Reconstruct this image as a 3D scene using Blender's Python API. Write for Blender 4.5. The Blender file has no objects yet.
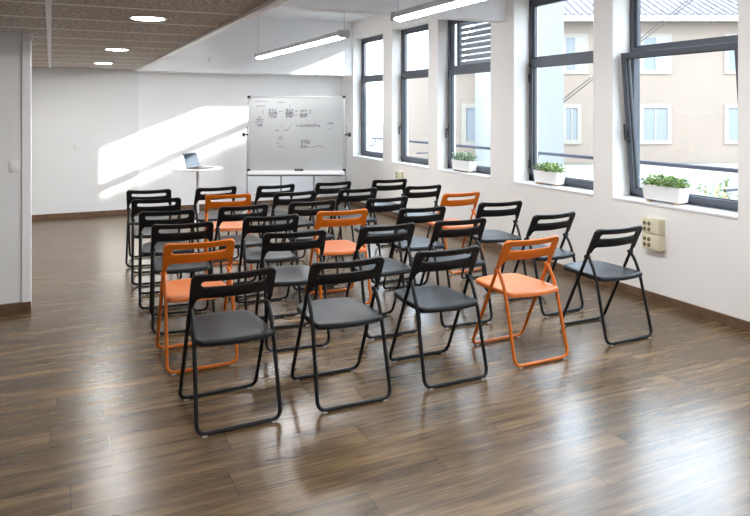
import bpy, bmesh, math, random
from mathutils import Vector, Matrix
from math import sin, cos, pi, radians, atan2, sqrt

random.seed(7)
SC = bpy.context.scene
COL = SC.collection

# ------------------------------------------------------------------ camera, sky, sun, exposure
FPX, HORIZON, CAM_H = 672.0, 109.5, 1.563
YAW = math.atan((375 - 57) / FPX)
cam_data = bpy.data.cameras.new('camera')
cam_data.sensor_fit = 'HORIZONTAL'
cam_data.sensor_width = 36.0
cam_data.lens = FPX / 750 * 36.0
cam_data.shift_y = -(258 - HORIZON) / 750
cam_data.clip_end = 300
cam = bpy.data.objects.new('camera', cam_data)
COL.objects.link(cam)
cam.location = (0, 0, CAM_H)
cam.rotation_euler = (pi / 2, 0, -YAW)
SC.camera = cam

world = bpy.data.worlds.new('sky')
SC.world = world
world.use_nodes = True
wn = world.node_tree.nodes
wn['Background'].inputs['Color'].default_value = (0.74, 0.86, 1.0, 1)
wn['Background'].inputs['Strength'].default_value = 8.0

SUN_DIR = Vector((-1.0, 0.36, -0.41)).normalized()
sun_data = bpy.data.lights.new('sun', 'SUN')
sun_data.energy = 20.0
sun_data.angle = radians(0.53)
sun_data.color = (1.0, 0.95, 0.87)
sun = bpy.data.objects.new('sun', sun_data)
COL.objects.link(sun)
sun.rotation_euler = SUN_DIR.to_track_quat('-Z', 'Y').to_euler()

SC.view_settings.view_transform = 'Standard'
SC.view_settings.look = 'None'
SC.view_settings.exposure = 0.70
SC.view_settings.gamma = 1.0
SC.view_settings.use_curve_mapping = False
LAMP = 56.0          # strength of the fluorescent diffusers
SPOT = 115.0          # strength of the downlights

# ------------------------------------------------------------------ materials
def new_mat(name):
    m = bpy.data.materials.new(name)
    m.use_nodes = True
    nt = m.node_tree
    return m, nt, nt.nodes['Principled BSDF']

def mat(name, color, rough=0.5, metal=0.0, spec=0.5, var=0.0, scale=8.0, bump=0.0, bscale=120.0):
    m, nt, b = new_mat(name)
    b.inputs['Base Color'].default_value = (*color, 1)
    b.inputs['Roughness'].default_value = rough
    b.inputs['Metallic'].default_value = metal
    b.inputs['Specular IOR Level'].default_value = spec
    tc = nt.nodes.new('ShaderNodeTexCoord')
    if var > 0:
        n = nt.nodes.new('ShaderNodeTexNoise'); n.inputs['Scale'].default_value = scale
        n.inputs['Detail'].default_value = 4
        nt.links.new(tc.outputs['Object'], n.inputs['Vector'])
        r = nt.nodes.new('ShaderNodeValToRGB')
        r.color_ramp.elements[0].position = 0.3; r.color_ramp.elements[1].position = 0.7
        r.color_ramp.elements[0].color = (*[c * (1 - var) for c in color], 1)
        r.color_ramp.elements[1].color = (*[min(1, c * (1 + var)) for c in color], 1)
        nt.links.new(n.outputs['Fac'], r.inputs['Fac'])
        nt.links.new(r.outputs['Color'], b.inputs['Base Color'])
    if bump > 0:
        n2 = nt.nodes.new('ShaderNodeTexNoise'); n2.inputs['Scale'].default_value = bscale
        nt.links.new(tc.outputs['Object'], n2.inputs['Vector'])
        bp = nt.nodes.new('ShaderNodeBump'); bp.inputs['Strength'].default_value = bump
        bp.inputs['Distance'].default_value = 0.002
        nt.links.new(n2.outputs['Fac'], bp.inputs['Height'])
        nt.links.new(bp.outputs['Normal'], b.inputs['Normal'])
    return m

def emit(name, color, strength):
    m, nt, b = new_mat(name)
    b.inputs['Base Color'].default_value = (0.8, 0.8, 0.8, 1)
    b.inputs['Emission Color'].default_value = (*color, 1)
    b.inputs['Emission Strength'].default_value = strength
    return m

M = {}
M['wall'] = mat('white_wall_paint', (0.84, 0.84, 0.85), 0.6, var=0.012, scale=1.5, bump=0.05)
M['wall_warm'] = mat('warm_white_wall_paint', (0.79, 0.765, 0.738), 0.6, var=0.012, scale=1.5, bump=0.05)
M['wall_grey'] = mat('pale_grey_wall_paint', (0.76, 0.765, 0.77), 0.6, var=0.012, scale=1.5, bump=0.05)
M['ceiling'] = mat('white_ceiling_paint', (0.80, 0.80, 0.83), 0.7, bump=0.05)
M['trim_white'] = mat('white_lacquer', (0.82, 0.82, 0.84), 0.35)
M['baseboard'] = mat('brown_wood_baseboard', (0.13, 0.073, 0.042), 0.4, var=0.25, scale=14)
M['frame'] = mat('anthracite_window_metal', (0.075, 0.083, 0.100), 0.45, metal=0.2, bump=0.05)
M['gasket'] = mat('black_rubber', (0.012, 0.012, 0.014), 0.5)
M['black_tube'] = mat('black_powder_coated_steel', (0.006, 0.006, 0.007), 0.42, spec=0.3, bump=0.03)
M['black_plastic'] = mat('black_moulded_plastic', (0.007, 0.007, 0.008), 0.45, spec=0.3, bump=0.06, bscale=300)
M['black_seat'] = mat('charcoal_moulded_seat', (0.007, 0.0075, 0.009), 0.42, spec=0.26, bump=0.06, bscale=300)
M['orange_tube'] = mat('orange_powder_coated_steel', (0.52, 0.118, 0.001), 0.38, bump=0.03)
M['orange_plastic'] = mat('orange_moulded_plastic', (0.54, 0.124, 0.001), 0.42, bump=0.06, bscale=300)
M['orange_seat'] = mat('orange_moulded_seat', (0.55, 0.140, 0.028), 0.36, bump=0.06, bscale=300)
M['glide'] = mat('clear_grey_plastic_glide', (0.45, 0.45, 0.45), 0.3)
M['steel'] = mat('brushed_steel', (0.55, 0.55, 0.56), 0.35, metal=0.8)
M['grey_metal'] = mat('grey_painted_metal', (0.33, 0.33, 0.35), 0.4, metal=0.2)
M['lamp_body'] = mat('light_grey_lamp_metal', (0.60, 0.60, 0.62), 0.4, metal=0.2)
M['lamp_cap'] = mat('grey_lamp_end_plastic', (0.42, 0.42, 0.44), 0.45)
M['lamp_on'] = emit('lit_fluorescent_diffuser', (0.97, 0.985, 1.0), LAMP)
M['spot_on'] = emit('lit_downlight_lens', (1.0, 0.985, 0.96), SPOT)
M['white_plastic'] = mat('white_plastic', (0.80, 0.80, 0.80), 0.35)
M['cream_plastic'] = mat('cream_plastic', (0.66, 0.61, 0.44), 0.4)
M['cream_dark'] = mat('cream_socket_recess', (0.30, 0.27, 0.17), 0.5)
M['socket_hole'] = mat('dark_socket_hole', (0.14, 0.115, 0.06), 0.6)
M['board'] = mat('grey_white_board_enamel', (0.37, 0.378, 0.378), 0.25, var=0.02, scale=3)
M['ink'] = mat('dark_marker_ink', (0.10, 0.10, 0.11), 0.5)
M['ink_faint'] = mat('faded_marker_ink', (0.30, 0.305, 0.31), 0.5)
M['pot'] = mat('white_planter_ceramic', (0.82, 0.82, 0.82), 0.35)
M['wood_foot'] = mat('pale_oak_feet', (0.48, 0.33, 0.17), 0.5, var=0.2, scale=30)
M['soil'] = mat('dark_potting_soil', (0.04, 0.028, 0.018), 0.9, var=0.4, scale=60)
M['table'] = mat('white_table_laminate', (0.82, 0.82, 0.83), 0.3)
M['laptop'] = mat('silver_aluminium', (0.22, 0.225, 0.235), 0.4, metal=0.5)
M['keys'] = mat('dark_keyboard', (0.03, 0.03, 0.035), 0.5)
M['screen'] = mat('dark_glossy_screen', (0.02, 0.025, 0.035), 0.08)
M['eraser'] = mat('dark_felt', (0.07, 0.07, 0.075), 0.8)
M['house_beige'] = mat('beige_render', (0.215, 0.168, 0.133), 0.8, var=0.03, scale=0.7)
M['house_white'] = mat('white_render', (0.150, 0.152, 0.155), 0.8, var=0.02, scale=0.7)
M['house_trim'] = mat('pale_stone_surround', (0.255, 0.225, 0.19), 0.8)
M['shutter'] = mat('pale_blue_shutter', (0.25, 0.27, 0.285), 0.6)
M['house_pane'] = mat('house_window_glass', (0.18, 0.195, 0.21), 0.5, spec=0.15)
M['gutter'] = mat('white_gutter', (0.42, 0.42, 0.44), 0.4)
M['concrete'] = mat('grey_concrete', (0.26, 0.26, 0.25), 0.85, var=0.1, scale=4)
M['rail'] = mat('blue_grey_painted_rail', (0.075, 0.075, 0.095), 0.7, spec=0.1, metal=0.0)
M['cable'] = mat('dark_cable', (0.03, 0.028, 0.028), 0.9, spec=0.02)
M['plate'] = mat('shade_block_render', (0.50, 0.44, 0.38), 0.85)

def leaf_mat(name, c1, c2, scale=40):
    m, nt, b = new_mat(name)
    tc = nt.nodes.new('ShaderNodeTexCoord')
    n = nt.nodes.new('ShaderNodeTexNoise'); n.inputs['Scale'].default_value = scale
    r = nt.nodes.new('ShaderNodeValToRGB')
    r.color_ramp.elements[0].position = 0.38; r.color_ramp.elements[1].position = 0.62
    r.color_ramp.elements[0].color = (*c1, 1); r.color_ramp.elements[1].color = (*c2, 1)
    nt.links.new(tc.outputs['Object'], n.inputs['Vector'])
    nt.links.new(n.outputs['Fac'], r.inputs['Fac'])
    nt.links.new(r.outputs['Color'], b.inputs['Base Color'])
    b.inputs['Roughness'].default_value = 0.5
    return m
M['leaf'] = leaf_mat('fresh_green_leaves', (0.07, 0.19, 0.03), (0.46, 0.56, 0.22))
M['leaf_grey'] = leaf_mat('grey_green_leaves', (0.06, 0.14, 0.06), (0.40, 0.48, 0.32))
M['leaf_bush'] = leaf_mat('pale_olive_leaves', (0.13, 0.20, 0.09), (0.32, 0.38, 0.24), 8)

# thin window glass: clear with a Fresnel reflection
def glass_mat():
    m = bpy.data.materials.new('clear_window_glass'); m.use_nodes = True
    nt = m.node_tree; nt.nodes.clear()
    out = nt.nodes.new('ShaderNodeOutputMaterial')
    mix = nt.nodes.new('ShaderNodeMixShader')
    tr = nt.nodes.new('ShaderNodeBsdfTransparent'); tr.inputs['Color'].default_value = (0.95, 0.97, 0.97, 1)
    gl = nt.nodes.new('ShaderNodeBsdfGlossy'); gl.inputs['Roughness'].default_value = 0.0
    fr = nt.nodes.new('ShaderNodeFresnel'); fr.inputs['IOR'].default_value = 1.45
    # same reflection on both sides of the pane (the node inverts the IOR on back faces)
    geo = nt.nodes.new('ShaderNodeNewGeometry')
    ior = nt.nodes.new('ShaderNodeMapRange')
    ior.inputs['To Min'].default_value = 1.30; ior.inputs['To Max'].default_value = 1 / 1.30
    nt.links.new(geo.outputs['Backfacing'], ior.inputs['Value'])
    nt.links.new(ior.outputs[0], fr.inputs['IOR'])
    nt.links.new(fr.outputs[0], mix.inputs[0]); nt.links.new(tr.outputs[0], mix.inputs[1])
    nt.links.new(gl.outputs[0], mix.inputs[2]); nt.links.new(mix.outputs[0], out.inputs[0])
    return m
M['glass'] = glass_mat()

# wood laminate floor, planks running across the room
def floor_mat():
    m, nt, b = new_mat('brown_oak_laminate')
    L = nt.links.new
    tc = nt.nodes.new('ShaderNodeTexCoord')
    br = nt.nodes.new('ShaderNodeTexBrick')
    br.offset = 0.0; br.squash = 1.0
    br.inputs['Scale'].default_value = 1.0
    br.inputs['Brick Width'].default_value = 1.28
    br.inputs['Row Height'].default_value = 0.192
    br.inputs['Mortar Size'].default_value = 0.0016
    br.inputs['Mortar Smooth'].default_value = 0.2
    br.inputs['Bias'].default_value = 0.0
    br.inputs['Color1'].default_value = (0.0, 0.0, 0.0, 1)
    br.inputs['Color2'].default_value = (1.0, 1.0, 1.0, 1)
    br.inputs['Mortar'].default_value = (0.5, 0.5, 0.5, 1)
    # every row of planks starts at its own random offset
    sp = nt.nodes.new('ShaderNodeSeparateXYZ'); L(tc.outputs['Object'], sp.inputs[0])
    rowd = nt.nodes.new('ShaderNodeMath'); rowd.operation = 'DIVIDE'; rowd.inputs[1].default_value = 0.192
    L(sp.outputs['Y'], rowd.inputs[0])
    rowf = nt.nodes.new('ShaderNodeMath'); rowf.operation = 'FLOOR'; L(rowd.outputs[0], rowf.inputs[0])
    wnz = nt.nodes.new('ShaderNodeTexWhiteNoise'); wnz.noise_dimensions = '1D'; L(rowf.outputs[0], wnz.inputs['W'])
    xo = nt.nodes.new('ShaderNodeMath'); xo.operation = 'MULTIPLY_ADD'; xo.inputs[1].default_value = 1.28
    L(wnz.outputs['Value'], xo.inputs[0]); L(sp.outputs['X'], xo.inputs[2])
    cb = nt.nodes.new('ShaderNodeCombineXYZ'); L(xo.outputs[0], cb.inputs[0]); L(sp.outputs['Y'], cb.inputs[1])
    L(cb.outputs[0], br.inputs['Vector'])
    # grain: each plank shifts its own stretch of noise
    mp = nt.nodes.new('ShaderNodeVectorMath'); mp.operation = 'MULTIPLY_ADD'
    mp.inputs[1].default_value = (1.0, 9.0, 1.0)
    sh = nt.nodes.new('ShaderNodeVectorMath'); sh.operation = 'SCALE'; sh.inputs['Scale'].default_value = 23.0
    L(br.outputs['Color'], sh.inputs[0])
    L(tc.outputs['Object'], mp.inputs[0]); L(sh.outputs[0], mp.inputs[2])
    n1 = nt.nodes.new('ShaderNodeTexNoise'); n1.inputs['Scale'].default_value = 1.6
    n1.inputs['Detail'].default_value = 7; n1.inputs['Roughness'].default_value = 0.62
    n1.inputs['Distortion'].default_value = 0.6
    L(mp.outputs[0], n1.inputs['Vector'])
    n2 = nt.nodes.new('ShaderNodeTexNoise'); n2.inputs['Scale'].default_value = 7.0
    n2.inputs['Detail'].default_value = 5
    mp2 = nt.nodes.new('ShaderNodeVectorMath'); mp2.operation = 'MULTIPLY'
    mp2.inputs[1].default_value = (0.6, 11.0, 1.0)
    L(tc.outputs['Object'], mp2.inputs[0]); L(mp2.outputs[0], n2.inputs['Vector'])
    r = nt.nodes.new('ShaderNodeValToRGB')
    e = r.color_ramp.elements
    e[0].position = 0.30; e[0].color = (0.034, 0.0185, 0.0075, 1)
    e[1].position = 0.72; e[1].color = (0.250, 0.160, 0.080, 1)
    k = e.new(0.5); k.color = (0.108, 0.066, 0.031, 1)
    mixf = nt.nodes.new('ShaderNodeMath'); mixf.operation = 'MULTIPLY_ADD'
    mixf.inputs[1].default_value = 0.35; 
    L(n2.outputs['Fac'], mixf.inputs[0])
    m65 = nt.nodes.new('ShaderNodeMath'); m65.operation = 'MULTIPLY'; m65.inputs[1].default_value = 0.65
    L(n1.outputs['Fac'], m65.inputs[0]); L(m65.outputs[0], mixf.inputs[2])
    L(mixf.outputs[0], r.inputs['Fac'])
    # plank to plank tone
    tone = nt.nodes.new('ShaderNodeMapRange')
    tone.inputs['To Min'].default_value = 0.78; tone.inputs['To Max'].default_value = 1.18
    L(br.outputs['Color'], tone.inputs['Value'])
    mul = nt.nodes.new('ShaderNodeVectorMath'); mul.operation = 'SCALE'
    L(r.outputs['Color'], mul.inputs[0]); L(tone.outputs[0], mul.inputs['Scale'])
    mx = nt.nodes.new('ShaderNodeMix'); mx.data_type = 'RGBA'
    L(br.outputs['Fac'], mx.inputs['Factor'])
    L(mul.outputs[0], mx.inputs[6]); mx.inputs[7].default_value = (0.03, 0.02, 0.014, 1)
    L(mx.outputs[2], b.inputs['Base Color'])
    rr = nt.nodes.new('ShaderNodeMapRange')
    rr.inputs['To Min'].default_value = 0.245; rr.inputs['To Max'].default_value = 0.285
    L(n1.outputs['Fac'], rr.inputs['Value']); L(rr.outputs[0], b.inputs['Roughness'])
    b.inputs['Specular IOR Level'].default_value = 0.6
    return m
M['floor'] = floor_mat()

# wood-wool acoustic boards with white joints across the room
def acoustic_mat():
    m, nt, b = new_mat('grey_wood_wool_acoustic_board')
    L = nt.links.new
    tc = nt.nodes.new('ShaderNodeTexCoord')
    sx = nt.nodes.new('ShaderNodeSeparateXYZ'); L(tc.outputs['Object'], sx.inputs[0])
    n = nt.nodes.new('ShaderNodeTexNoise'); n.inputs['Scale'].default_value = 38; n.inputs['Detail'].default_value = 6
    n.inputs['Roughness'].default_value = 0.75
    L(tc.outputs['Object'], n.inputs['Vector'])
    r = nt.nodes.new('ShaderNodeValToRGB')
    r.color_ramp.elements[0].position = 0.38; r.color_ramp.elements[0].color = (0.24, 0.215, 0.185, 1)
    r.color_ramp.elements[1].position = 0.66; r.color_ramp.elements[1].color = (0.95, 0.91, 0.85, 1)
    L(n.outputs['Fac'], r.inputs['Fac'])
    sub = nt.nodes.new('ShaderNodeMath'); sub.operation = 'SUBTRACT'; sub.inputs[1].default_value = 0.22
    L(sx.outputs['Y'], sub.inputs[0])
    div = nt.nodes.new('ShaderNodeMath'); div.operation = 'DIVIDE'; div.inputs[1].default_value = 0.66
    L(sub.outputs[0], div.inputs[0])
    fr = nt.nodes.new('ShaderNodeMath'); fr.operation = 'FRACT'; L(div.outputs[0], fr.inputs[0])
    lt = nt.nodes.new('ShaderNodeMath'); lt.operation = 'LESS_THAN'; lt.inputs[1].default_value = 0.075
    L(fr.outputs[0], lt.inputs[0])
    mx = nt.nodes.new('ShaderNodeMix'); mx.data_type = 'RGBA'
    L(lt.outputs[0], mx.inputs['Factor']); L(r.outputs['Color'], mx.inputs[6])
    mx.inputs[7].default_value = (0.93, 0.91, 0.88, 1)
    L(mx.outputs[2], b.inputs['Base Color']); b.inputs['Roughness'].default_value = 0.9
    bp = nt.nodes.new('ShaderNodeBump'); bp.inputs['Strength'].default_value = 0.5; bp.inputs['Distance'].default_value = 0.01
    L(n.outputs['Fac'], bp.inputs['Height']); L(bp.outputs['Normal'], b.inputs['Normal'])
    return m
M['acoustic'] = acoustic_mat()

def tile_mat(name, c, grout, w, h, rough=0.8):
    m, nt, b = new_mat(name)
    tc = nt.nodes.new('ShaderNodeTexCoord')
    br = nt.nodes.new('ShaderNodeTexBrick')
    br.inputs['Scale'].default_value = 1; br.inputs['Brick Width'].default_value = w; br.inputs['Row Height'].default_value = h
    br.inputs['Mortar Size'].default_value = 0.02
    br.inputs['Color1'].default_value = (*c, 1); br.inputs['Color2'].default_value = (*[x * .88 for x in c], 1)
    br.inputs['Mortar'].default_value = (*grout, 1)
    nt.links.new(tc.outputs['Object'], br.inputs['Vector'])
    nt.links.new(br.outputs['Color'], b.inputs['Base Color']); b.inputs['Roughness'].default_value = rough
    b.inputs['Specular IOR Level'].default_value = 0.1
    return m
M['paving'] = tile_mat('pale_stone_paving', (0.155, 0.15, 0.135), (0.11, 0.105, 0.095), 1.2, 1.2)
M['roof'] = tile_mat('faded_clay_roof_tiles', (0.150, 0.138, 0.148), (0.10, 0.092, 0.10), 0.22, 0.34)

# ------------------------------------------------------------------ mesh helpers
class MB:
    def __init__(s): s.bm = bmesh.new()
    def box(s, x0, x1, y0, y1, z0, z1, bev=0.0):
        t = bmesh.new()
        bmesh.ops.create_cube(t, size=1)
        bmesh.ops.scale(t, vec=(x1 - x0, y1 - y0, z1 - z0), verts=t.verts)
        bmesh.ops.translate(t, vec=((x0 + x1) / 2, (y0 + y1) / 2, (z0 + z1) / 2), verts=t.verts)
        if bev > 0:
            bmesh.ops.bevel(t, geom=list(t.edges), offset=bev, segments=2, profile=0.7, affect='EDGES')
        s.add(t); return s
    def add(s, t, mtx=None):
        if mtx is not None: bmesh.ops.transform(t, matrix=mtx, verts=t.verts)
        me = bpy.data.meshes.new('tmp'); t.to_mesh(me); t.free()
        s.bm.from_mesh(me); bpy.data.meshes.remove(me); return s
    def cyl(s, p0, p1, r0, r1=None, n=20):
        p0, p1 = Vector(p0), Vector(p1); r1 = r0 if r1 is None else r1
        d = p1 - p0
        t = bmesh.new()
        bmesh.ops.create_cone(t, cap_ends=True, segments=n, radius1=r0, radius2=r1, depth=d.length)
        q = d.to_track_quat('Z', 'Y').to_matrix().to_4x4()
        s.add(t, Matrix.Translation((p0 + p1) / 2) @ q); return s
    def lathe(s, prof, n=32, c=(0, 0, 0)):
        rings = []
        for r, z in prof:
            rings.append([s.bm.verts.new((c[0] + r * cos(2 * pi * i / n), c[1] + r * sin(2 * pi * i / n), c[2] + z)) for i in range(n)])
        for a, b in zip(rings, rings[1:]):
            for i in range(n):
                s.bm.faces.new((a[i], a[(i + 1) % n], b[(i + 1) % n], b[i]))
        s.bm.faces.new(list(reversed(rings[0]))); s.bm.faces.new(rings[-1]); return s
    def tube(s, pts, r, n=10, closed=False, cap=True):
        pts = [Vector(p) for p in pts]
        m = len(pts)
        tang = []
        for i in range(m):
            if closed: a, b = pts[i - 1], pts[(i + 1) % m]
            else: a, b = pts[max(0, i - 1)], pts[min(m - 1, i + 1)]
            tang.append((b - a).normalized())
        up = Vector((0, 0, 1)) if abs(tang[0].z) < 0.9 else Vector((1, 0, 0))
        nrm = (up - tang[0] * up.dot(tang[0])).normalized()
        rings = []
        for i in range(m):
            nrm = (nrm - tang[i] * nrm.dot(tang[i])).normalized()
            bi = tang[i].cross(nrm)
            rings.append([s.bm.verts.new(pts[i] + nrm * (r * cos(2 * pi * k / n)) + bi * (r * sin(2 * pi * k / n))) for k in range(n)])
        prs = list(zip(rings, rings[1:])) + ([(rings[-1], rings[0])] if closed else [])
        for a, b in prs:
            for k in range(n):
                s.bm.faces.new((a[k], a[(k + 1) % n], b[(k + 1) % n], b[k]))
        if cap and not closed:
            s.bm.faces.new(list(reversed(rings[0]))); s.bm.faces.new(rings[-1])
        return s
    def build(s, name, m, parent=None, smooth=True, angle=35, xf=None):
        bmesh.ops.recalc_face_normals(s.bm, faces=s.bm.faces)
        me = bpy.data.meshes.new(name)
        if xf is not None: bmesh.ops.transform(s.bm, matrix=xf, verts=s.bm.verts)
        s.bm.to_mesh(me); s.bm.free()
        me.materials.append(m)
        if smooth:
            for p in me.polygons: p.use_smooth = True
            me.set_sharp_from_angle(angle=radians(angle))
        o = bpy.data.objects.new(name, me)
        COL.objects.link(o)
        if parent is not None: o.parent = parent
        return o

def fillet(pts, rad, seg=6):
    """polyline with its inner corners rounded"""
    pts = [Vector(p) for p in pts]
    out = [pts[0]]
    for i in range(1, len(pts) - 1):
        p, a, b = pts[i], pts[i - 1], pts[i + 1]
        r = rad[i] if isinstance(rad, (list, tuple)) else rad
        da, db = (a - p), (b - p)
        la, lb = da.length, db.length
        r = min(r, la * .49, lb * .49)
        s0, s1 = p + da / la * r, p + db / lb * r
        for k in range(seg + 1):
            t = k / seg
            out.append(s0 * (1 - t) ** 2 + p * 2 * t * (1 - t) + s1 * t * t)
    out.append(pts[-1])
    return out

def empty(name, loc=(0, 0, 0), rz=0.0, kind=None, label=None, cat=None, group=None, parent=None):
    o = bpy.data.objects.new(name, None)
    COL.objects.link(o)
    o.empty_display_size = 0.1
    o.location = loc; o.rotation_euler = (0, 0, rz)
    return tag(o, label, cat, group, kind)

def tag(o, label=None, cat=None, group=None, kind=None):
    if label: o['label'] = label
    if cat: o['category'] = cat
    if group: o['group'] = group
    if kind: o['kind'] = kind
    return o

def struct(name, mb, m, smooth=False):
    return tag(mb.build(name, m, None, smooth), kind='structure')

def kids(o): return [c for c in bpy.data.objects if c.parent is o]
def copy_tree(o, parent=None, table=None):
    c = o.copy(); COL.objects.link(c)
    if parent is not None: c.parent = parent
    for ch in table.get(o.name, []): copy_tree(ch, c, table)
    return c
def child_table():
    t = {}
    for o in bpy.data.objects:
        if o.parent is not None: t.setdefault(o.parent.name, []).append(o)
    return t

# ------------------------------------------------------------------ the room
WX, WX2 = 4.40, 4.445        # inner face of the window wall, front and rear section
OUT = 4.72                   # outer face
XL = -3.2                    # far left wall
YF = -3.6                    # wall behind the camera
YL, YR, YU = 10.66, 10.74, 10.28   # left back wall, lower right back wall, bulkhead above it
HA, HC = 2.16, 3.02          # acoustic ceiling, high ceiling
EDGE = 1.105                 # edge of the acoustic ceiling
SILL, LINTEL = 0.80, 2.74
OPEN = [(9.12, 10.245), (7.74, 8.81), (6.33, 7.50), (4.665, 5.838), (3.232, 4.43), (1.79, 2.99), (0.36, 1.56)]

f = MB().box(XL - .1, OUT, YF - .1, YR + .2, -0.12, 0)
struct('floor', f, M['floor'])

w = MB()
for (x, y0, y1, ops) in ((WX2, 6.05, YR + .2, OPEN[:3]), (WX, YF - .1, 6.05, OPEN[3:])):
    w.box(x, OUT, y0, y1, 0, SILL - .02)
    w.box(x, OUT, y0, y1, LINTEL, HC)
    ys = sorted(ops)
    cur = y0
    for a, b in ys:
        w.box(x, OUT, cur, a, SILL - .02, LINTEL)
        cur = b
    w.box(x, OUT, cur, y1, SILL - .02, LINTEL)
struct('wall_right', w, M['wall_warm'])

w = MB().box(XL - .1, EDGE, YL, YR + .2, 0, HC)
struct('wall_back_left', w, M['wall_grey'])
w = MB().box(EDGE, WX2 + .02, YR, YR + .2, 0, HC)
w.box(EDGE, WX2 + .02, YU, YR, 2.13, HC)
struct('wall_back', w, M['wall'])
w = MB().box(XL - .1, -0.246, 5.88, 6.0, 0, HA)
struct('wall_left', w, M['wall_grey'])
w = MB().box(-0.246, -0.183, 5.865, 6.015, 0, HA, .006)
struct('trim_1', w, M['trim_white'])
w = MB().box(XL - .1, XL, YF, YL, 0, HC)
struct('wall_far_left', w, M['wall'])
w = MB().box(XL - .1, OUT, YF - .1, YF, 0, HC)
struct('wall_front', w, M['wall'])
w = MB().box(EDGE - .03, OUT, YF - .1, YR + .2, HC, HC + .1)
struct('ceiling', w, M['ceiling'])
w = MB().box(XL - .1, EDGE - .04, YF - .1, YL, HA, HA + .06)
struct('ceiling_acoustic', w, M['acoustic'])
w = MB().box(EDGE - .055, EDGE, YF - .1, YL, HA - .022, HC)
struct('trim_2', w, M['trim_white'])
w = MB().box(-0.016, 0.016, YF, YL, HA - .006, HA + .002)
bmesh.ops.transform(w.bm, matrix=Matrix(((1, -.0075, 0, -.012), (0, 1, 0, 0), (0, 0, 1, 0), (0, 0, 0, 1))), verts=w.bm.verts)
struct('trim_3', w, M['trim_white'])
# downstand beam across the room where the two sections of the wall meet
w = MB().box(EDGE, WX, 5.98, 6.14, 2.52, HC)
struct('ceiling_beam', w, M['ceiling'])
w = MB().tube([(WX2 + .004, 6.068, SILL), (WX2 + .004, 6.068, 2.52)], .010, 8)
struct('trim_4', w, M['grey_metal'], True)

BB = .072
for nm, b in (('baseboard_right', (WX - .014, WX + .01, YF, 6.05)), ('baseboard_right_rear', (WX2 - .014, WX2 + .01, 6.05, YR)),
              ('baseboard_back_left', (XL, EDGE, YL - .014, YL + .01)), ('baseboard_back', (EDGE, WX2, YR - .014, YR + .01)),
              ('baseboard_left', (XL, -0.181, 5.851, 5.88)), ('baseboard_front', (XL, WX, YF - .01, YF + .014))):
    struct(nm, MB().box(*b, 0, BB, .003), M['baseboard'])

# ------------------------------------------------------------------ windows
FX = 4.60      # inner face of the window frames
def window(i, y0, y1, tilt=0.0, handle=True, blind=False, hinges=False, full=True):
    root = empty('window_%d' % i, (0, 0, 0), kind='structure')
    xin = WX2 if i <= 3 else WX
    MB().box(xin - .012, FX + .02, y0 + .001, y1 - .001, SILL - .02, SILL, .004).build('window_sill', M['trim_white'], root)
    fr = MB(); a, b = FX, FX + .07
    z0, z1, zt0, zt1 = SILL, LINTEL, 2.05, 2.105
    fr.box(a, b, y0, y0 + .05, z0, z1); fr.box(a, b, y1 - .05, y1, z0, z1)
    fr.box(a, b, y0, y1, z0, z0 + .05); fr.box(a, b, y0, y1, z1 - .05, z1)
    fr.box(a - .004, b, y0 + .05, y1 - .05, zt0, zt1)
    fr.build('window_frame', M['frame'], root, False)
    # fixed upper light
    up = MB()
    ya, yb, za, zb = y0 + .05, y1 - .05, zt1, z1 - .05
    for bx in ((ya, ya + .028, za, zb), (yb - .028, yb, za, zb), (ya, yb, za, za + .018), (ya, yb, zb - .028, zb)):
        up.box(FX + .012, FX + .05, *bx)
    u = up.build('upper_light', M['frame'], root, False)
    MB().box(FX + .030, FX + .034, ya + .02, yb - .02, za + .02, zb - .02).build('pane', M['glass'], u, False)
    # opening lower sash, pivoting about its bottom edge
    sa = MB(); t = .050
    ya, yb, za, zb = y0 + .03, y1 - .03, z0 + .028, zt0 + .014
    for bx in ((ya, ya + t, za, zb), (yb - t, yb, za, zb), (ya, yb, za, za + t), (ya, yb, zb - t, zb)):
        sa.box(FX - .022, FX + .040, *bx, .003)
    piv = Vector((FX + .02, 0, za))
    xf = Matrix.Translation(piv) @ Matrix.Rotation(-tilt, 4, 'Y') @ Matrix.Translation(-piv)
    sash = sa.build('sash', M['frame'], root, False, xf=xf)
    MB().box(FX + .008, FX + .012, ya + t - .01, yb - t + .01, za + t - .01, zb - t + .01).build('pane', M['glass'], sash, False, xf=xf)
    g = MB()
    for bx in ((ya + t, ya + t + .008, za + t, zb - t), (yb - t - .008, yb - t, za + t, zb - t), (ya + t, yb - t, za + t, za + t + .008), (ya + t, yb - t, zb - t - .008, zb - t)):
        g.box(FX - .004, FX + .014, *bx)
    g.build('gasket', M['gasket'], sash, False, xf=xf)
    if handle:
        zc = 1.33
        h = MB().box(FX - .034, FX - .020, yb - .045, yb - .018, zc - .055, zc + .055, .004)
        h.tube(fillet([(FX - .03, yb - .031, zc - .02), (FX - .068, yb - .031, zc - .02), (FX - .068, yb - .031, zc + .115 if tilt else zc - .13)], .018), .0095, 8)
        h.build('handle', M['gasket'], sash, True, xf=xf)
    if hinges:
        for zc in (0.98, 1.90):
            MB().cyl((FX - .030, yb - .012, zc - .045), (FX - .030, yb - .012, zc + .045), .011, n=12).build('hinge', M['gasket'], root)
    if blind:
        s = MB()
        n = 8
        for k in range(n):
            zc = zt1 + .045 + k * (z1 - zt1 - .06) / n
            tb = bmesh.new(); bmesh.ops.create_cube(tb, size=1)
            bmesh.ops.scale(tb, vec=(.010, y1 - y0 - .12, .058), verts=tb.verts)
            s.add(tb, Matrix.Translation((FX + .11, (y0 + y1) / 2, zc)) @ Matrix.Rotation(radians(22), 4, 'Y'))
        s.build('louvre_slats', M['grey_metal'], root, False)
        MB().box(FX + .085, FX + .135, y1 - .13, y1 - .075, zt1, z1 - .02).build('louvre_rail', M['frame'], root, False)
    return root
window(1, *OPEN[0], handle=False)
window(2, *OPEN[1])
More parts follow.
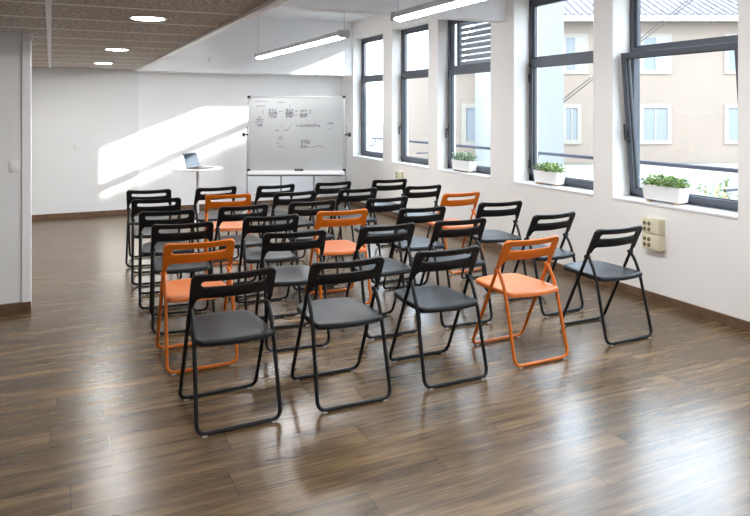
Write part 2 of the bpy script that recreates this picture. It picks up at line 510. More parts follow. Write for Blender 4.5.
window(3, *OPEN[2], blind=True)
window(4, *OPEN[3], handle=False, hinges=True)
window(5, *OPEN[4], tilt=radians(5.4))
window(6, *OPEN[5])  # out of view, added to bring in more daylight
window(7, *OPEN[6])  # likewise unseen, added for its daylight

# ------------------------------------------------------------------ lamps
def linear_lamp(y_far, y_near, x, z, label, n_diff=2, lit=True):
    root = empty('linear_lamp', (x, (y_far + y_near) / 2, z), 0, None, label, 'ceiling lamp', None)
    L = (y_far - y_near) / 2; w_, h_ = .052, .052
    # housing: a shallow trough, open below
    hb = MB()
    prof = [(-w_, 0.0), (-w_, .018), (-w_ * .72, h_), (w_ * .72, h_), (w_, .018), (w_, 0.0)]
    ring = []
    for yy in (-L + .03, L - .03):
        ring.append([hb.bm.verts.new((px, yy, pz)) for px, pz in prof])
    for k in range(6):
        hb.bm.faces.new((ring[0][k], ring[0][(k + 1) % 6], ring[1][(k + 1) % 6], ring[1][k]))
    hb.bm.faces.new(ring[0]); hb.bm.faces.new(list(reversed(ring[1])))
    hb.build('housing', M['lamp_body'], root, False)
    seg = (2 * L - .06) / n_diff
    for k in range(n_diff):
        ya, yb = -L + .03 + k * seg + .012, -L + .03 + (k + 1) * seg - .012
        d = MB(); rings = []
        m_ = 9
        for yy in (ya, yb):
            rings.append([d.bm.verts.new((-.043 * cos(pi * j / (m_ - 1)), yy, .004 - .030 * sin(pi * j / (m_ - 1)))) for j in range(m_)])
        for j in range(m_ - 1):
            d.bm.faces.new((rings[0][j], rings[0][j + 1], rings[1][j + 1], rings[1][j]))
        d.bm.faces.new((rings[0][0], rings[1][0], rings[1][-1], rings[0][-1]))
        d.bm.faces.new(rings[0]); d.bm.faces.new(rings[1])
        d.build('diffuser', M['lamp_on'] if lit else M['white_plastic'], root, True, 60)
    for sg in (-1, 1):
        MB().box(-.056, .056, sg * L - .032, sg * L + .032, -.020, .056, .016).build('end_cap', M['lamp_cap'], root)
    for yy in (-L - .012, L - .012):
        rd = MB().cyl((0, yy, .04), (0, yy, HC - z), .0045, n=8)
        rd.cyl((0, yy, HC - z - .03), (0, yy, HC - z), .035, .04, 16)
        rd.build('suspension_rod', M['lamp_body'], root)
    return root
linear_lamp(9.35, 6.20, 2.59, 2.30, 'lit twin fluorescent lamp hanging by rods beyond the beam, above the whiteboard')
linear_lamp(4.96, 1.93, 2.555, 2.315, 'lit fluorescent lamp in front of the beam, cut by the top of the photo')

linear_lamp(0.6, -2.4, 2.55, 2.315, 'added fluorescent lamp behind the camera, in line with the others, to brighten the room')  # unseen lamp added to brighten the front of the room

b = empty('wall_batten', (1.765, YU, 2.33), 0, None, 'slim unlit white light batten high on the back wall beside the dark ceiling', 'wall lamp')
MB().box(-.30, .31, -.05, -.001, -.014, .028, .008).build('housing', M['white_plastic'], b)
MB().box(-.32, .30, -.058, -.02, -.036, -.010, .010).build('diffuser', M['trim_white'], b)
MB().box(.305, .345, -.062, -.001, -.04, .034, .010).build('end_cap', M['lamp_body'], b)

def downlight(y, label, x=.535):
    root = empty('downlight', (x, y, HA), 0, None, label, 'ceiling light', 'round downlights in the acoustic ceiling')
    MB().lathe([(.118, 0), (.122, -.004), (.116, -.010), (.104, -.010), (.100, -.006), (.100, 0)]).build('trim_ring', M['trim_white'], root)
    MB().lathe([(.099, -.001), (.099, -.005), (.05, -.0065), (.004, -.007)]).build('lens', M['spot_on'], root)
downlight(4.575, 'round lit downlight in the acoustic ceiling, largest and nearest of the three')
downlight(7.09, 'round lit downlight in the acoustic ceiling, middle one of the three')
downlight(2.06, 'added round downlight in the acoustic ceiling, outside the camera view, for more light')  # out of view, added to lift the light on the left side
downlight(7.09, 'added round downlight, unseen behind the grey left wall, for more light, nearer one', -1.55)  # unseen, added to brighten the left floor and back wall
downlight(9.24, 'added round downlight, unseen behind the grey left wall, for more light, farther one', -1.55)  # second unseen fill light for the same corner
downlight(9.24, 'round lit downlight in the acoustic ceiling, farthest one by the back wall')

# ------------------------------------------------------------------ folding chairs
HALF = .2085
def seat_mesh():
    mb = MB(); bm = mb.bm
    def outline():
        P = []
        corners = [(-.180, .408, .080), (.180, .408, .080), (.195, -.038, .050), (-.195, -.038, .050)]
        pts = [Vector((x, y, 0)) for x, y, r in corners]
        for i in range(4):
            p, a, b_ = pts[i], pts[i - 1], pts[(i + 1) % 4]; r = corners[i][2]
            da, db = (a - p).normalized(), (b_ - p).normalized()
            s0, s1 = p + da * r, p + db * r
            for k in range(7):
                t = k / 6
                P.append(s0 * (1 - t) ** 2 + p * 2 * t * (1 - t) + s1 * t * t)
            # straight run to the next corner, gently bowed outwards
            nx = pts[(i + 1) % 4]; rn = corners[(i + 1) % 4][2]
            e = nx + (p - nx).normalized() * rn
            nrm = Vector((db.y, -db.x, 0)) * -1
            bow = (.012, .006, .022, .006)[i]
            for k in range(1, 8):
                t = k / 8
                P.append(s1.lerp(e, t) - Vector((-db.y, db.x, 0)) * -bow * 4 * t * (1 - t))
        return P
    O = outline(); n = len(O); c = Vector((0, .19, 0))
    Z = .436
    rings = []
    for s, z in ((.18, -.009), (.40, -.008), (.62, -.005), (.80, -.001), (.92, .0015), (.965, .001), (.99, -.003), (1.0, -.010), (1.0, -.024), (.985, -.027), (.955, -.022), (.93, -.014), (.6, -.017), (.2, -.019)):
        rings.append([bm.verts.new((c.x + (p.x - c.x) * s, c.y + (p.y - c.y) * s, Z + z)) for p in O])
    for a, b_ in zip(rings, rings[1:]):
        for i in range(n): bm.faces.new((a[i], a[(i + 1) % n], b_[(i + 1) % n], b_[i]))
    bm.faces.new(rings[0]); bm.faces.new(rings[-1])
    return mb

TOP = Vector((0, 0, .760)); BOT = Vector((0, .368, .0125))
TD = (BOT - TOP).normalized()          # down along the long tubes
TN = Vector((0, -TD.z, TD.y)) * -1     # towards the back of the chair
if TN.y > 0: TN = -TN
def back_mesh():
    """panel: outer outline and slot outline matched point for point, then thickened"""
    mb = MB(); bm = mb.bm
    W, R = .2160, .036
    def arc(cx, ct, r, a0, a1, n): return [(cx + r * cos(a0 + (a1 - a0) * k / n), ct - r * sin(a0 + (a1 - a0) * k / n)) for k in range(n + 1)]
    nt_, ns_ = 18, 6
    # outline (x, t): t runs down the tube. Clockwise from the top left corner
    top = [(-W + R + (2 * W - 2 * R) * k / nt_, 0.0) for k in range(nt_ + 1)]
    trc = arc(W - R, R, R, pi / 2, 0, 6)[1:]
    rside = [(W, .07), (W, .115), (W, .155), (W + .0005, .198)]
    rfl = [(W - .0215, .198), (W - .026, .174), (W - .037, .157)]
    bot = [((W - .050) - 2 * (W - .050) * k / nt_, .147) for k in range(nt_ + 1)]
    lfl = [(-x, t) for x, t in reversed(rfl)]
    lside = [(-x, t) for x, t in reversed(rside)]
    tlc = [(-x, t) for x, t in reversed(trc)]
    outer = top + trc + rside + rfl + bot + lfl + lside + tlc
    S, H, T = .166, .0180, .059
    rend_n = len(trc) + len(rside) + len(rfl)
    it = [(-S + H + (2 * S - 2 * H) * k / nt_, T - H) for k in range(nt_ + 1)]
    ire = [(S - H + H * sin(pi * (k + 1) / (rend_n + 1)), T - H * cos(pi * (k + 1) / (rend_n + 1))) for k in range(rend_n)]
    ib = [(S - H - (2 * S - 2 * H) * k / nt_, T + H) for k in range(nt_ + 1)]
    ile = [(-x, 2 * T - t) for x, t in ire]
    inner = it + ire + ib + ile
    n = len(outer); assert n == len(inner), (n, len(inner))
    def P(x, t, side):
        u = min(1, abs(x) / W)
        th = .0062 + .0058 * u ** 5
        bulge = .020 * (1 - u * u)
        p = TOP + TD * t + TN * (bulge + side * th)
        return Vector((x, p.y, p.z))
    loops = {}
    for side in (-1, 1):
        L = []
        for s in (0.0, .06, .5, .94, 1.0):
            ring = []
            e = .35 if s in (0.0, 1.0) else 1.0        # eased edges
            for (xo, to), (xi, ti) in zip(outer, inner):
                x, t = xo + (xi - xo) * s, to + (ti - to) * s
                p = P(x, t, side * e)
                ring.append(bm.verts.new(p))
            L.append(ring)
        for a, b_ in zip(L, L[1:]):
            for i in range(n): bm.faces.new((a[i], a[(i + 1) % n], b_[(i + 1) % n], b_[i]))
        loops[side] = L
    for idx in (0, -1):
        a, b_ = loops[-1][idx], loops[1][idx]
        for i in range(n): bm.faces.new((a[i], a[(i + 1) % n], b_[(i + 1) % n], b_[i]))
    return mb

def make_chair(tube_m, back_m, seat_m):
    root = empty('folding_chair')
    r = .0108
    a = TOP + TD * .075
    h1, h0 = .2040, .2085
    pts = [(-h1, a.y, a.z), (-h0, BOT.y, BOT.z), (h0, BOT.y, BOT.z), (h1, a.y, a.z)]
    lf = MB().tube(fillet(pts, .05, 7), r, 10).build('front_leg_frame', tube_m, root, True, 60)
    ap = (.097, .560)
    prof = [(-.085, .0125), (.016, .415), (.054, .500), ap]
    hx = [HALF, .2005, .1990, .1965]
    left = [(-x, y, z) for x, (y, z) in reversed(list(zip(hx, prof)))]
    right = [(x, y, z) for x, (y, z) in zip(hx, prof)]
    rads = [0, .03, .05, .05, .05, .05, .03, 0]
    rf = MB().tube(fillet(left + right, [0, .035, .05, .05, .05, .05, .035, 0], 6), r, 10).build('rear_leg_frame', tube_m, root, True, 60)
    MB_s = seat_mesh().build('seat', seat_m, root, True, 50)
    back_mesh().build('backrest', back_m, root, True, 45)
    for sx in (-1, 1):
        # pivot that joins the rear leg to the long tube, and the pin under the seat
        hg = MB().cyl((sx * .184, .1005, .556), (sx * .2185, .1005, .556), .0135, n=14)
        hg.build('hinge', tube_m, root, True)
        MB().cyl((sx * .175, .1655, .424), (sx * .217, .1655, .424), .006, n=10).build('seat_pin', tube_m, root, True)
        MB().box(sx * .172 - .012, sx * .172 + .012, -.085 - .013, -.085 + .013, 0, .008, .003).build('glide', M['glide'], rf)
        MB().box(sx * .172 - .012, sx * .172 + .012, .368 - .013, .368 + .013, 0, .008, .003).build('glide', M['glide'], lf)
    return root

POSES = [(0.837, 7.090, -9.6), (0.816, 6.352, -5.6), (0.797, 5.567, -5.7), (0.812, 4.912, -5.1), (0.792, 4.173, -0.2), (0.808, 3.339, 1.1),
         (1.504, 7.025, 4.2), (1.480, 6.392, -8.4), (1.427, 5.585, 2.6), (1.478, 4.960, -4.6), (1.430, 4.251, -5.0), (1.420, 3.327, -0.5),
         (2.129, 6.958, 5.7), (2.123, 6.311, -0.6), (2.046, 5.596, -0.8), (2.075, 4.982, -3.4), (2.104, 4.219, -0.2), (2.058, 3.343, -0.2),
         (2.792, 6.962, 1.9), (2.787, 6.275, 0.3), (2.747, 5.520, 2.2), (2.737, 4.847, -2.9), (2.690, 4.192, -2.6), (2.698, 3.383, 1.4),
         (3.486, 6.951, -4.0), (3.528, 6.231, -0.7), (3.563, 5.541, 2.1), (3.519, 4.846, -5.6), (3.502, 4.120, 3.0), (3.484, 3.439, 0.8)]
ORANGE = {5, 8, 16, 24, 27}
ROWS = ['in the front row nearest the camera', 'in the second row from the camera', 'in the third row from the camera',
        'in the fourth row from the camera', 'in the fifth row from the camera', 'in the farthest row by the whiteboard']
COLS = ['leftmost chair', 'second chair from the left', 'middle chair', 'second chair from the right', 'rightmost chair by the windows']
black = make_chair(M['black_tube'], M['black_plastic'], M['black_seat'])
orange = make_chair(M['orange_tube'], M['orange_plastic'], M['orange_seat'])
tbl = child_table()
used = {'b': False, 'o': False}
for i, (x, y, a) in enumerate(POSES):
    k = 'o' if (i + 1) in ORANGE else 'b'
    src = orange if k == 'o' else black
    c = src if not used[k] else copy_tree(src, None, tbl)
    used[k] = True
    c.location = (x, y, 0); c.rotation_euler = (0, 0, radians(a))
    row, colm = 5 - i % 6, i // 6
    c['label'] = '%s folding chair, %s %s' % ('orange' if k == 'o' else 'black', COLS[colm], ROWS[row])
    c['category'] = 'chair'
    c['group'] = 'folding chairs set out in six rows'

# ------------------------------------------------------------------ mobile whiteboard
def cam_pt(u, d, z=0.0):
    """floor position seen at picture column u, distance d along the view"""
    l = (u - 375) * d / FPX
    return Vector((sin(YAW) * d + cos(YAW) * l, cos(YAW) * d - sin(YAW) * l, z))
DB = 9.6
p = cam_pt(296.6, DB)
wb = empty('mobile_whiteboard', (p.x, p.y, 0), -YAW, None, 'grey-white mobile whiteboard with handwritten notes on a castor stand before the back wall', 'whiteboard')
zt, zb, hw = 1.742, .699, .679
MB().box(-hw, hw, -.012, .012, zb, zt, .003).build('panel', M['board'], wb)
fb = MB()
for bx in ((-hw - .008, hw + .008, zt - .004, zt + .010), (-hw - .008, hw + .008, zb - .010, zb + .004), (-hw - .010, -hw + .004, zb, zt), (hw - .004, hw + .010, zb, zt)):
    fb.box(bx[0], bx[1], -.018, .016, bx[2], bx[3], .002)
fb.build('board_frame', M['steel'], wb)
for sx in (-1, 1):
    for z in (zt, zb):
        MB().box(sx * hw - .022, sx * hw + .022, -.024, .018, z - .020, z + .018, .006).build('corner_cap', M['gasket'], wb)
    MB().tube([(sx * (hw + .028), .005, .10), (sx * (hw + .028), .005, 1.33)], .0095, 10).build('post', M['grey_metal'], wb)
    k = MB().cyl((sx * (hw + .005), 0, 1.205), (sx * (hw + .085), 0, 1.205), .012, n=12)
    k.cyl((sx * (hw + .062), 0, 1.205), (sx * (hw + .095), 0, 1.205), .034, .026, 16)
    k.build('clamp_knob', M['gasket'], wb)
    ft = MB().box(sx * (hw + .030) - .020, sx * (hw + .030) + .020, -.30, .30, .085, .125, .006).build('foot', M['grey_metal'], wb)
    for sy in (-1, 1):
        cs = MB().cyl((sx * (hw + .030) - .022, sy * .27, .036), (sx * (hw + .030) + .022, sy * .27, .036), .036, n=20)
        cs.box(sx * (hw + .030) - .028, sx * (hw + .030) + .028, sy * .27 - .018, sy * .27 + .018, .040, .086, .004)
        cs.build('castor', M['gasket'], ft)
MB().box(-hw, hw, -.085, .0, .640, .688, .008).build('pen_tray', M['white_plastic'], wb)
MB().box(-hw - .03, hw + .03, -.014, .014, .612, .636, .003).build('crossbar', M['grey_metal'], wb)
for sx in (-.221, .249):
    MB().box(sx - .013, sx + .013, -.010, .010, .36, .615, .002).build('upright', M['grey_metal'], wb)
MB().box(-hw - .03, hw + .03, -.012, .012, .345, .365, .003).build('lower_rail', M['lamp_body'], wb)

# handwriting: strokes on the board face
def stroke(mb, pts, w=.007):
    y = -.0135
    for (x0, z0), (x1, z1) in zip(pts, pts[1:]):
        d = Vector((x1 - x0, 0, z1 - z0))
        if d.length < 1e-5: continue
        n = Vector((-d.z, 0, d.x)).normalized() * w / 2
        e = d.normalized() * w * .3
        a, b = Vector((x0, y, z0)) - e, Vector((x1, y, z1)) + e
        vs = [mb.bm.verts.new(v) for v in (a - n, b - n, b + n, a + n)]
        vb = [mb.bm.verts.new(v.co + Vector((0, .0018, 0))) for v in vs]
        mb.bm.faces.new(vs)
        for i in range(4): mb.bm.faces.new((vs[i], vb[i], vb[(i + 1) % 4], vs[(i + 1) % 4]))
def bp(u, v):   # picture position on the board -> board coordinates
    return ((u - 296.6) * DB / FPX, CAM_H - (v - HORIZON) * DB / FPX)
rw = random.Random(3)
def word(mb, u0, u1, v, h=1.6, w=.006):
    """a run of cursive letters"""
    pts = []; u = u0; k = 0
    while u < u1:
        amp = h * rw.uniform(.3, 1.25)
        pts += [bp(u, v + .35 * h), bp(u + .5 + rw.uniform(-.2, .3), v - amp * .6), bp(u + .95, v + rw.uniform(.1, .6) * h)]
        u += rw.uniform(1.0, 1.5); k += 1
        if rw.random() < .4:
            stroke(mb, pts, w * .8); pts = []; u += rw.uniform(.3, .9)
    if len(pts) > 1: stroke(mb, pts, w)
def line(mb, *uv, w=.006): stroke(mb, [bp(*q) for q in uv], w)
ik = MB()
word(ik, 255.5, 267.5, 101.3); word(ik, 277, 285.5, 102.2, 1.3, .005); word(ik, 256.5, 265, 106, 1.3)
# the first row of fractions
for (a, b_, top_, bot_) in ((268.5, 277, (110.2, 112.6), (115.2, 117)), (285.5, 293, (110, 112.4), (114.6, 116.6)), (300, 308, (110.6,), (115.2, 117))):
    for v in top_: word(ik, a + .4, b_ - .4, v, 2.2, .0075)
    line(ik, (a, 113.6), (b_ + .5, 113.4), w=.007)
    for v in bot_: word(ik, a + .4, b_ - .6, v, 2.0, .0075)
line(ik, (278.5, 111.4), (283.5, 111.2)); line(ik, (295, 111.2), (297.6, 111.2)); line(ik, (296.3, 110), (296.3, 112.4)); line(ik, (294, 115.3), (299, 115))
line(ik, (289.5, 104.5), (290, 107.2), (289.3, 108)); line(ik, (272.5, 108), (273.2, 109)); line(ik, (309.6, 109.6), (311.4, 113.6)); line(ik, (311.6, 109.6), (309.4, 113.8))
# the note at the left and its bracket
for v, a, b_ in ((117.5, 259, 262), (119.5, 256.5, 263), (121.6, 254.6, 262.4), (124, 256.6, 262), (125.6, 258, 261.6)): word(ik, a, b_, v, 1.8)
line(ik, (263.5, 110.5), (262.8, 112.2), (263.6, 114.2))
# middle diagram
line(ik, (282, 125), (282.6, 126.2), (281.6, 126)); line(ik, (276, 129.6), (277.6, 131.4)); word(ik, 276, 278, 130.4, 1.8); word(ik, 284, 287, 130.4, 1.0)
line(ik, (287.2, 130.2), (292.5, 124.2), w=.005)
for v, a, b_ in ((137, 278.5, 283.5), (139.4, 278.6, 282), (143.2, 276.5, 279), (146.6, 279, 284.6)): word(ik, a, b_, v, 1.5)
word(ik, 296, 299.5, 126, 1.8); word(ik, 300.5, 320, 125.6, 2.8, .0075)
for v, a, b_ in ((140.6, 301.5, 308), (142.6, 301, 309), (146, 301, 308)): word(ik, a, b_, v, 2.2, .007)
line(ik, (301, 147.6), (316, 146.6), (318, 145.2), (323, 147.2), w=.007); line(ik, (309, 141), (310.5, 140.4))
word(ik, 327.5, 333.5, 123.4, 2.4); line(ik, (327.5, 129.2), (329, 129.4)); line(ik, (330, 128.8), (331.6, 128.6)); line(ik, (339.3, 107), (340, 107.6))
o = tag(ik.build('handwriting', M['ink'], wb, False), kind='stuff'); o['label'] = 'dark marker handwriting and formulas'
fk = MB()
line(fk, (332, 107.5), (341.5, 107), w=.004); line(fk, (332, 107.5), (331.6, 118.5), (340.6, 118.8), w=.004)
line(fk, (326, 138), (339.5, 138.6), (339.8, 148.6), (326, 148), (326, 138), w=.004); line(fk, (331.5, 138), (331.6, 143), w=.004)
line(fk, (270, 119), (269.6, 132.4), (275, 132.2), w=.004); line(fk, (278, 134), (278, 146), w=.004); line(fk, (284.4, 134), (284.6, 145), w=.004); line(fk, (278, 134), (284.4, 134), w=.004)
line(fk, (300, 128.5), (297.8, 134), (298.4, 142), (300.6, 146), w=.004); line(fk, (301, 133.2), (315, 133.4), w=.004); line(fk, (316, 106.4), (325, 105.8), w=.004)
word(fk, 302.5, 308, 130.4, 1.4, .005); word(fk, 331, 338, 140.2, 1.0, .004)
tag(fk.build('faded_marks', M['ink_faint'], wb, False), kind='stuff')

er = MB().box(-.062, .062, -.045, .005, .6885, .722, .006)
e_ = er.build('board_eraser', M['eraser'], None)
pe = wb.matrix_basis @ Vector((0.04, -.030, 0))
e_.location = (p.x + cos(-YAW) * .04 - sin(-YAW) * -.03, p.y + sin(-YAW) * .04 + cos(-YAW) * -.03, 0); e_.rotation_euler = (0, 0, -YAW)
tag(e_, 'dark grey board eraser lying on the whiteboard pen tray', 'eraser')

# ------------------------------------------------------------------ round table and laptop
tx, ty = 1.79, 9.62
tb = empty('round_table', (tx, ty, 0), 0, None, 'small round white pedestal table under the laptop by the back wall', 'table')
MB().lathe([(.02, .718), (.335, .718), (.350, .724), (.352, .733), (.346, .740), (.02, .740)], 48).build('table_top', M['table'], tb)
MB().lathe([(.020, .03), (.020, .60), (.024, .61), (.024, .70), (.090, .704), (.090, .718), (.01, .718)], 24).build('column', M['lamp_body'], tb)
MB().lathe([(.235, 0), (.240, .008), (.225, .016), (.06, .030), (.031, .045), (.01, .045)], 40).build('base', M['white_plastic'], tb)

hd = atan2(.90, .42)          # direction of the hinge, away from the camera
lp = empty('laptop', (tx - .055, ty + .02, .7405), -YAW + radians(-24), None, 'open silver laptop standing on the round white table', 'laptop')
# local x: from hinge to front edge (towards the right), local y: along the hinge
MB().box(0, .240, -.145, .145, 0, .014, .004).build('base', M['laptop'], lp)
MB().box(.02, .125, -.128, .128, .0142, .0156).build('keyboard', M['keys'], lp, False)
MB().box(.145, .215, -.055, .055, .0141, .0148).build('touchpad', M['laptop'], lp, False)
ld = MB().box(-.004, .004, -.145, .145, 0, .215, .003)
xf = Matrix.Translation((.004, 0, .012)) @ Matrix.Rotation(radians(-20), 4, 'Y')
lid = ld.build('lid', M['laptop'], lp, True, xf=xf)
MB().box(.0042, .0052, -.134, .134, .016, .202).build('display', M['screen'], lid, False, xf=xf)

# ------------------------------------------------------------------ sockets, switch, small wall fittings
def socket(mb_parent, x, y, z, r=.021):
    s = MB().cyl((x - .006, y, z), (x + .001, y, z), r, n=18)
    s = s.build('socket', M['cream_dark'], mb_parent, True)
    return s
sb = empty('socket_box', (WX, 3.955, .555), 0, None, 'cream double box of eight sockets on the wall under the tilted window', 'socket box')
for zc in (.063, -.063):
    h = MB().box(-.066, 0, -.088, .088, zc - .061, zc + .061, .006).build('housing', M['cream_plastic'], sb)
    pl = MB().box(-.071, -.065, -.078, .080, zc - .052, zc + .052, .003).build('cover_plate', M['cream_plastic'], sb)
    for yy in (.056, .012):
        for dz in (.022, -.024):
            q = MB().cyl((-.0735, yy, zc + dz), (-.070, yy, zc + dz), .0165, n=18).build('socket', M['socket_hole'], pl)
ou = empty('wall_outlet', (WX2, 8.56, .615), 0, None, 'cream outlet pair on the window wall behind the farthest row', 'outlet')
for yy, mt in ((.07, 'cream_plastic'), (-.055, 'cream_plastic')):
    pl = MB().box(-.040 if yy < 0 else -.014, 0, yy - .052, yy + .052, -.06, .06, .005).build('plate', M[mt], ou)
    if yy > 0:
        for dz in (.024, -.024):
            MB().cyl((-.018, yy, dz), (-.013, yy, dz), .014, n=14).build('socket', M['socket_hole'], pl)
sw = empty('light_switch', (-.288, 5.88, 1.125), 0, None, 'white light switch on the grey wall at the left edge', 'switch')
MB().box(-.042, .034, -.011, 0, -.042, .042, .004).build('plate', M['white_plastic'], sw)
MB().box(-.028, .020, -.016, -.010, -.028, .028, .003).build('rocker', M['trim_white'], sw)
bk = tag(MB().box(-.205, -.165, 5.825, 5.865, 2.095, 2.156, .005).build('wall_bracket', M['white_plastic'], None),
         'small white box fixed at the top corner of the grey left wall', 'bracket')
wp = tag(MB().lathe([(.045, 0), (.045, .008), (.036, .013), (.004, .013)], 24).build('wall_plate', M['wall_grey'], None,
         xf=Matrix.Translation((.265, YL, 1.03)) @ Matrix.Rotation(pi / 2, 4, 'X')),
         'small round blank cover plate on the left back wall', 'cover plate')

# ------------------------------------------------------------------ planters on the sills
def leaf(bm, base, d, L, w, rng):
    d = d.normalized()
    side = d.cross(Vector((0, 0, 1)))
    if side.length < .1: side = Vector((1, 0, 0))
    side.normalize()
    up = side.cross(d).normalized()
    a = rng.uniform(-.9, .9); side = (side * cos(a) + up * sin(a)); up = side.cross(d)
    v = [base, base + d * L * .35 + side * w, base + d * L * .75 + side * w * .7 , base + d * L - up * L * .12,
         base + d * L * .75 - side * w * .7, base + d * L * .35 - side * w, base + d * L * .5 - up * w * .35]
    vs = [bm.verts.new(q) for q in v]
    for tri in ((0, 1, 6), (1, 2, 6), (2, 3, 6), (3, 4, 6), (4, 5, 6), (5, 0, 6)):
        bm.faces.new([vs[i] for i in tri])
def planter(y, label, half, seed, lm, x=4.515, n=300, lsize=.022, ht=.075):
    rng = random.Random(seed)
    root = empty('planter', (x, y, SILL), 0, None, label, 'planter', 'white planters on the window sills')
    pb = MB(); bm = pb.bm
    z0, z1 = .018, .140
    rings = []
    for s, z in ((.84, z0), (.98, z1 - .012), (1.0, z1 - .010), (1.0, z1), (.94, z1), (.92, z1 - .03)):
        hx, hy = .058 * s + .002, half * (1 - (1 - s) * .5)
        rings.append([bm.verts.new(q) for q in ((-hx, -hy, z), (hx, -hy, z), (hx, hy, z), (-hx, hy, z))])
    for a, b_ in zip(rings, rings[1:]):
        for i in range(4): bm.faces.new((a[i], a[(i + 1) % 4], b_[(i + 1) % 4], b_[i]))
    bm.faces.new(rings[0]); bm.faces.new(rings[-1])
    bmesh.ops.recalc_face_normals(bm, faces=bm.faces)
    pb.build('pot', M['pot'], root, False)
    MB().box(-.050, .050, -half * .9, half * .9, z1 - .03, z1 - .022).build('soil', M['soil'], root, False)
    for sy in (-1, 1):
        MB().box(-.055, .052, sy * half * .72 - .012, sy * half * .72 + .012, 0, .0195, .002).build('foot', M['wood_foot'], root)
    fo = MB()
    for k in range(n):
        px, py = rng.uniform(-.048, .048), rng.uniform(-half * .95, half * .95)
        hz = rng.uniform(0, 1) * ht * (1 - .5 * abs(py / half) ** 3)
        base = Vector((px * 1.15, py * 1.02, z1 - .015 + hz * .9))
        d = Vector((px * 14 + rng.uniform(-.8, .8), rng.uniform(-1, 1) + py * 2, rng.uniform(-.1, 1.1)))
        leaf(fo.bm, base, d, lsize * rng.uniform(.8, 1.5), lsize * .36, rng)
    for k in range(18):
        px, py = rng.uniform(-.03, .03), rng.uniform(-half * .85, half * .85)
        fo.tube([(px, py, z1 - .03), (px * 1.2, py, z1 + ht * .6)], .0015, 5)
    fo.build('foliage', lm, root, False)
planter(3.955, 'white planter of green leaves on the sill of the tilted window', .190, 11, M['leaf'], x=4.500, n=470, lsize=.028, ht=.095)
planter(5.41, 'white planter of green leaves on the sill of the untilted right window', .180, 12, M['leaf'], n=430, lsize=.027, ht=.09)
planter(7.00, 'small white planter of grey-green plants on the sill under the louvred window', .20, 13, M['leaf_grey'], x=4.525, n=360, lsize=.028, ht=.11)

# ------------------------------------------------------------------ outside
GZ = -.5
g = MB().box(OUT, 80, -40, 80, GZ - .2, GZ)
struct('ground', g, M['paving'])

# railing in front of the windows
rl = empty('guard_rail', (5.10, 5.3, 0), 0, None, 'blue-grey horizontal guard rail running outside the windows', 'railing')
MB().tube([(0, -6.0, 1.055), (0, 5.6, 1.055)], .019, 12).build('top_bar', M['rail'], rl)
for yy in (5.45, 3.25, 1.0, -1.72, -4.6):
    MB().tube(fillet([(-.385, yy, .93), (-.02, yy, .93), (0, yy, 1.04)], .03), .010, 8).build('bracket', M['rail'], rl)

def facade(name, u0, u1, d, zt, depth, m, label, cat='house'):
    """block whose front is square to the view: local x to the right, y away"""
    o_ = cam_pt((u0 + u1) / 2, d)
    w_ = (u1 - u0) * d / FPX
    root = empty(name, (o_.x, o_.y, GZ), -YAW, None, label, cat)
    MB().box(-w_ / 2, w_ / 2, 0, depth, 0, zt - GZ).build('wall', m, root, False)
    fx = lambda u: (u - (u0 + u1) / 2) * d / FPX
    fz = lambda v: CAM_H - (v - HORIZON) * d / FPX - GZ
    return root, w_, fx, fz
def house_window(root, fx, fz, u0, u1, v0, v1, shutters=False):
    x0, x1, z0, z1 = fx(u0), fx(u1), fz(v1), fz(v0)
    s = .16
    fr = MB()
    for bx in ((x0 - s, x0, z0 - s, z1 + s), (x1, x1 + s, z0 - s, z1 + s), (x0, x1, z1, z1 + s), (x0, x1, z0 - s, z0)):
        fr.box(bx[0], bx[1], -.05, .02, bx[2], bx[3])
    xm = (x0 + x1) / 2
    fr.box(xm - .03, xm + .03, -.03, .02, z0, z1)
    f_ = fr.build('window', M['house_trim'], root, False)
    MB().box(x0, x1, -.012, .01, z0, z1).build('pane', M['house_pane'], f_, False)
    if shutters:
        sh = MB().box(xm, x1, -.06, -.02, z0, z1)
        for k in range(14):
            zz = z0 + (k + .5) * (z1 - z0) / 14
            sh.box(xm + .05, x1 - .05, -.072, -.05, zz - .025, zz + .02)
        sh.build('shutter', M['shutter'], f_, False)

D1 = 26.0
hA, wA, fx, fz = facade('house', 490, 830, D1, 5.0, 7.0, M['house_beige'], 'beige house with a pale tiled roof across the yard, seen through the right windows')
for (a, b_) in ((566, 584), (643.5, 667), (728, 750)):
    house_window(hA, fx, fz, a, b_, 38, 70, True)
    house_window(hA, fx, fz, a, b_ if a > 600 else 577, 108, 140, False)
rf = MB(); bm = rf.bm
x0, x1 = -wA / 2 - .4, wA / 2 + .4
ze = 5.0 - GZ
v = [bm.verts.new(q) for q in ((x0, -.6, ze), (x1, -.6, ze), (x1, 5, ze + 2.5), (x0, 5, ze + 2.5), (x0, -.6, ze + .14), (x1, -.6, ze + .14), (x1, 5, ze + 2.64), (x0, 5, ze + 2.64))]
for q in ((0, 1, 2, 3), (7, 6, 5, 4), (0, 4, 5, 1), (1, 5, 6, 2), (2, 6, 7, 3), (3, 7, 4, 0)): bm.faces.new([v[i] for i in q])
# rounded tile courses running down the slope
sl = Vector((0, 5.6, 2.5)).normalized()
nx_ = int((x1 - x0) / .30)
for k in range(nx_):
    xx = x0 + .15 + k * .30
    rf.tube([(xx, -.64, ze + .13), (xx, 5.0, ze + 2.65)], .075, 6)
rf.build('roof', M['roof'], hA, False)
MB().tube([(x0, -.70, ze + .02), (x1, -.70, ze + .02)], .085, 10).build('gutter', M['gutter'], hA)

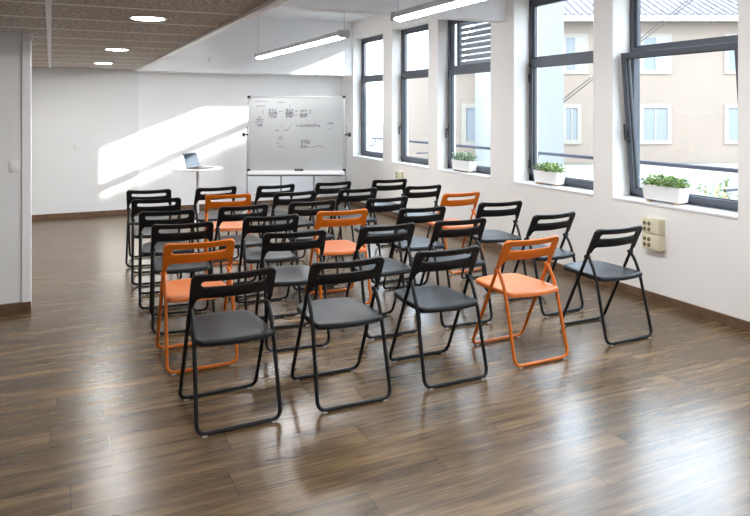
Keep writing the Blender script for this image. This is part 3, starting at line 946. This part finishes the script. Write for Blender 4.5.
hC, wC, fx, fz = facade('house', 398, 492, 24.0, 2.95, 6.0, M['house_beige'], 'low beige house across the yard, seen through the louvred window')
house_window(hC, fx, fz, 466, 485, 108, 141)
MB().box(-wC / 2 - .1, wC / 2 + .1, -.15, .3, 2.95 - GZ, 3.10 - GZ).build('parapet', M['gutter'], hC, False)
hB, wB, fx, fz = facade('outbuilding', 496, 563.7, 19.0, 6.0, 4.0, M['house_white'], 'tall white building edge seen through the window left of the tilted one', 'building')
MB().box(-wB / 2 - .05, wB / 2, -.05, 4.05, 6.0 - GZ, 6.12 - GZ).build('parapet', M['gutter'], hB, False)

# sagging cables strung from the house
for (ua, va, ub, vb, ph, lab) in ((563.9, 98.6, 700, -9.5, 0, 'thin dark overhead cable crossing the yard, upper one of two'),
                                  (563.9, 102.0, 700, -6.0, .1, 'thin dark overhead cable crossing the yard, lower one of two')):
    dc = 18.99
    A = cam_pt(ua, dc); A.z = CAM_H - (va - HORIZON) * dc / FPX
    Bp = cam_pt(ub, 25.0); Bp.z = CAM_H - (vb - HORIZON) * 25.0 / FPX
    pts = [A.lerp(Bp, k / 12) - Vector((0, 0, .02 * 4 * (k / 12) * (1 - k / 12))) for k in range(13)]
    c_ = MB().tube(pts, .017, 6).build('overhead_cable', M['cable'], None)
    tag(c_, lab, 'cable', 'overhead cables')

# low wall and shrub just outside the tilted window
q = cam_pt(697, 9.6)
lw = MB().box(-1.3, .5, -.15, .15, 0, .60 - GZ + -.0)
lw = lw.build('low_wall', M['concrete'], None, False)
lw.location = (q.x, q.y, GZ); lw.rotation_euler = (0, 0, -YAW)
tag(lw, 'low grey concrete wall outside beyond the rail', 'wall')
def shrub(u, d, ht, rad, seed, label):
    rng = random.Random(seed)
    q = cam_pt(u, d)
    root = empty('shrub', (q.x, q.y, GZ), 0, None, label, 'shrub', 'shrubs outside the tilted window')
    fo = MB()
    tops = []
    for k in range(16):
        a = rng.uniform(0, 2 * pi); r_ = rad * sqrt(rng.uniform(0, 1))
        tops.append(Vector((r_ * cos(a), r_ * sin(a), ht * rng.uniform(.65, 1.0))))
    for tp in tops:
        for k in range(34):
            t = rng.uniform(.3, 1.0)
            b_ = Vector((tp.x * t, tp.y * t, tp.z * t))
            leaf(fo.bm, b_, Vector((rng.uniform(-1, 1), rng.uniform(-1, 1), rng.uniform(0, 1))), rng.uniform(.05, .09), .016, rng)
    fo.build('foliage', M['leaf_bush'], root, False)
    st = MB()
    for tp in tops: st.tube([(0, 0, 0), tp * .5 + Vector((0, 0, .05)), tp], .008, 5)
    st.build('stems', M['wood_foot'], root)
shrub(714, 8.4, 1.30, .22, 5, 'pale green leafy shrub outside the tilted window, left of two')
shrub(738, 7.6, 1.16, .14, 6, 'pale green leafy shrub outside the tilted window, at its right edge')

# added block outside the view, shaped to shade all but the farthest window
blk = MB()
for ring, top_ in ((((30, -.3), (30, -34), (42, -38), (42, -4.62)), (21, 21, 21, 21)), (((30, 6), (30, -.3), (42, -4.62), (42, 2)), (11.8, 12.43, 12.43, 11.8))):
    lo = [blk.bm.verts.new((x, y, GZ)) for x, y in ring]; hi = [blk.bm.verts.new((x, y, t_)) for (x, y), t_ in zip(ring, top_)]
    blk.bm.faces.new(lo); blk.bm.faces.new(hi)
    for i in range(4): blk.bm.faces.new((lo[i], lo[(i + 1) % 4], hi[(i + 1) % 4], hi[i]))
struct('sun_shade_block', blk, M['plate'])

SC.cycles.max_bounces = 10
SC.cycles.diffuse_bounces = 6
SC.cycles.glossy_bounces = 4
SC.cycles.transparent_max_bounces = 12
SC.cycles.sample_clamp_indirect = 6.0
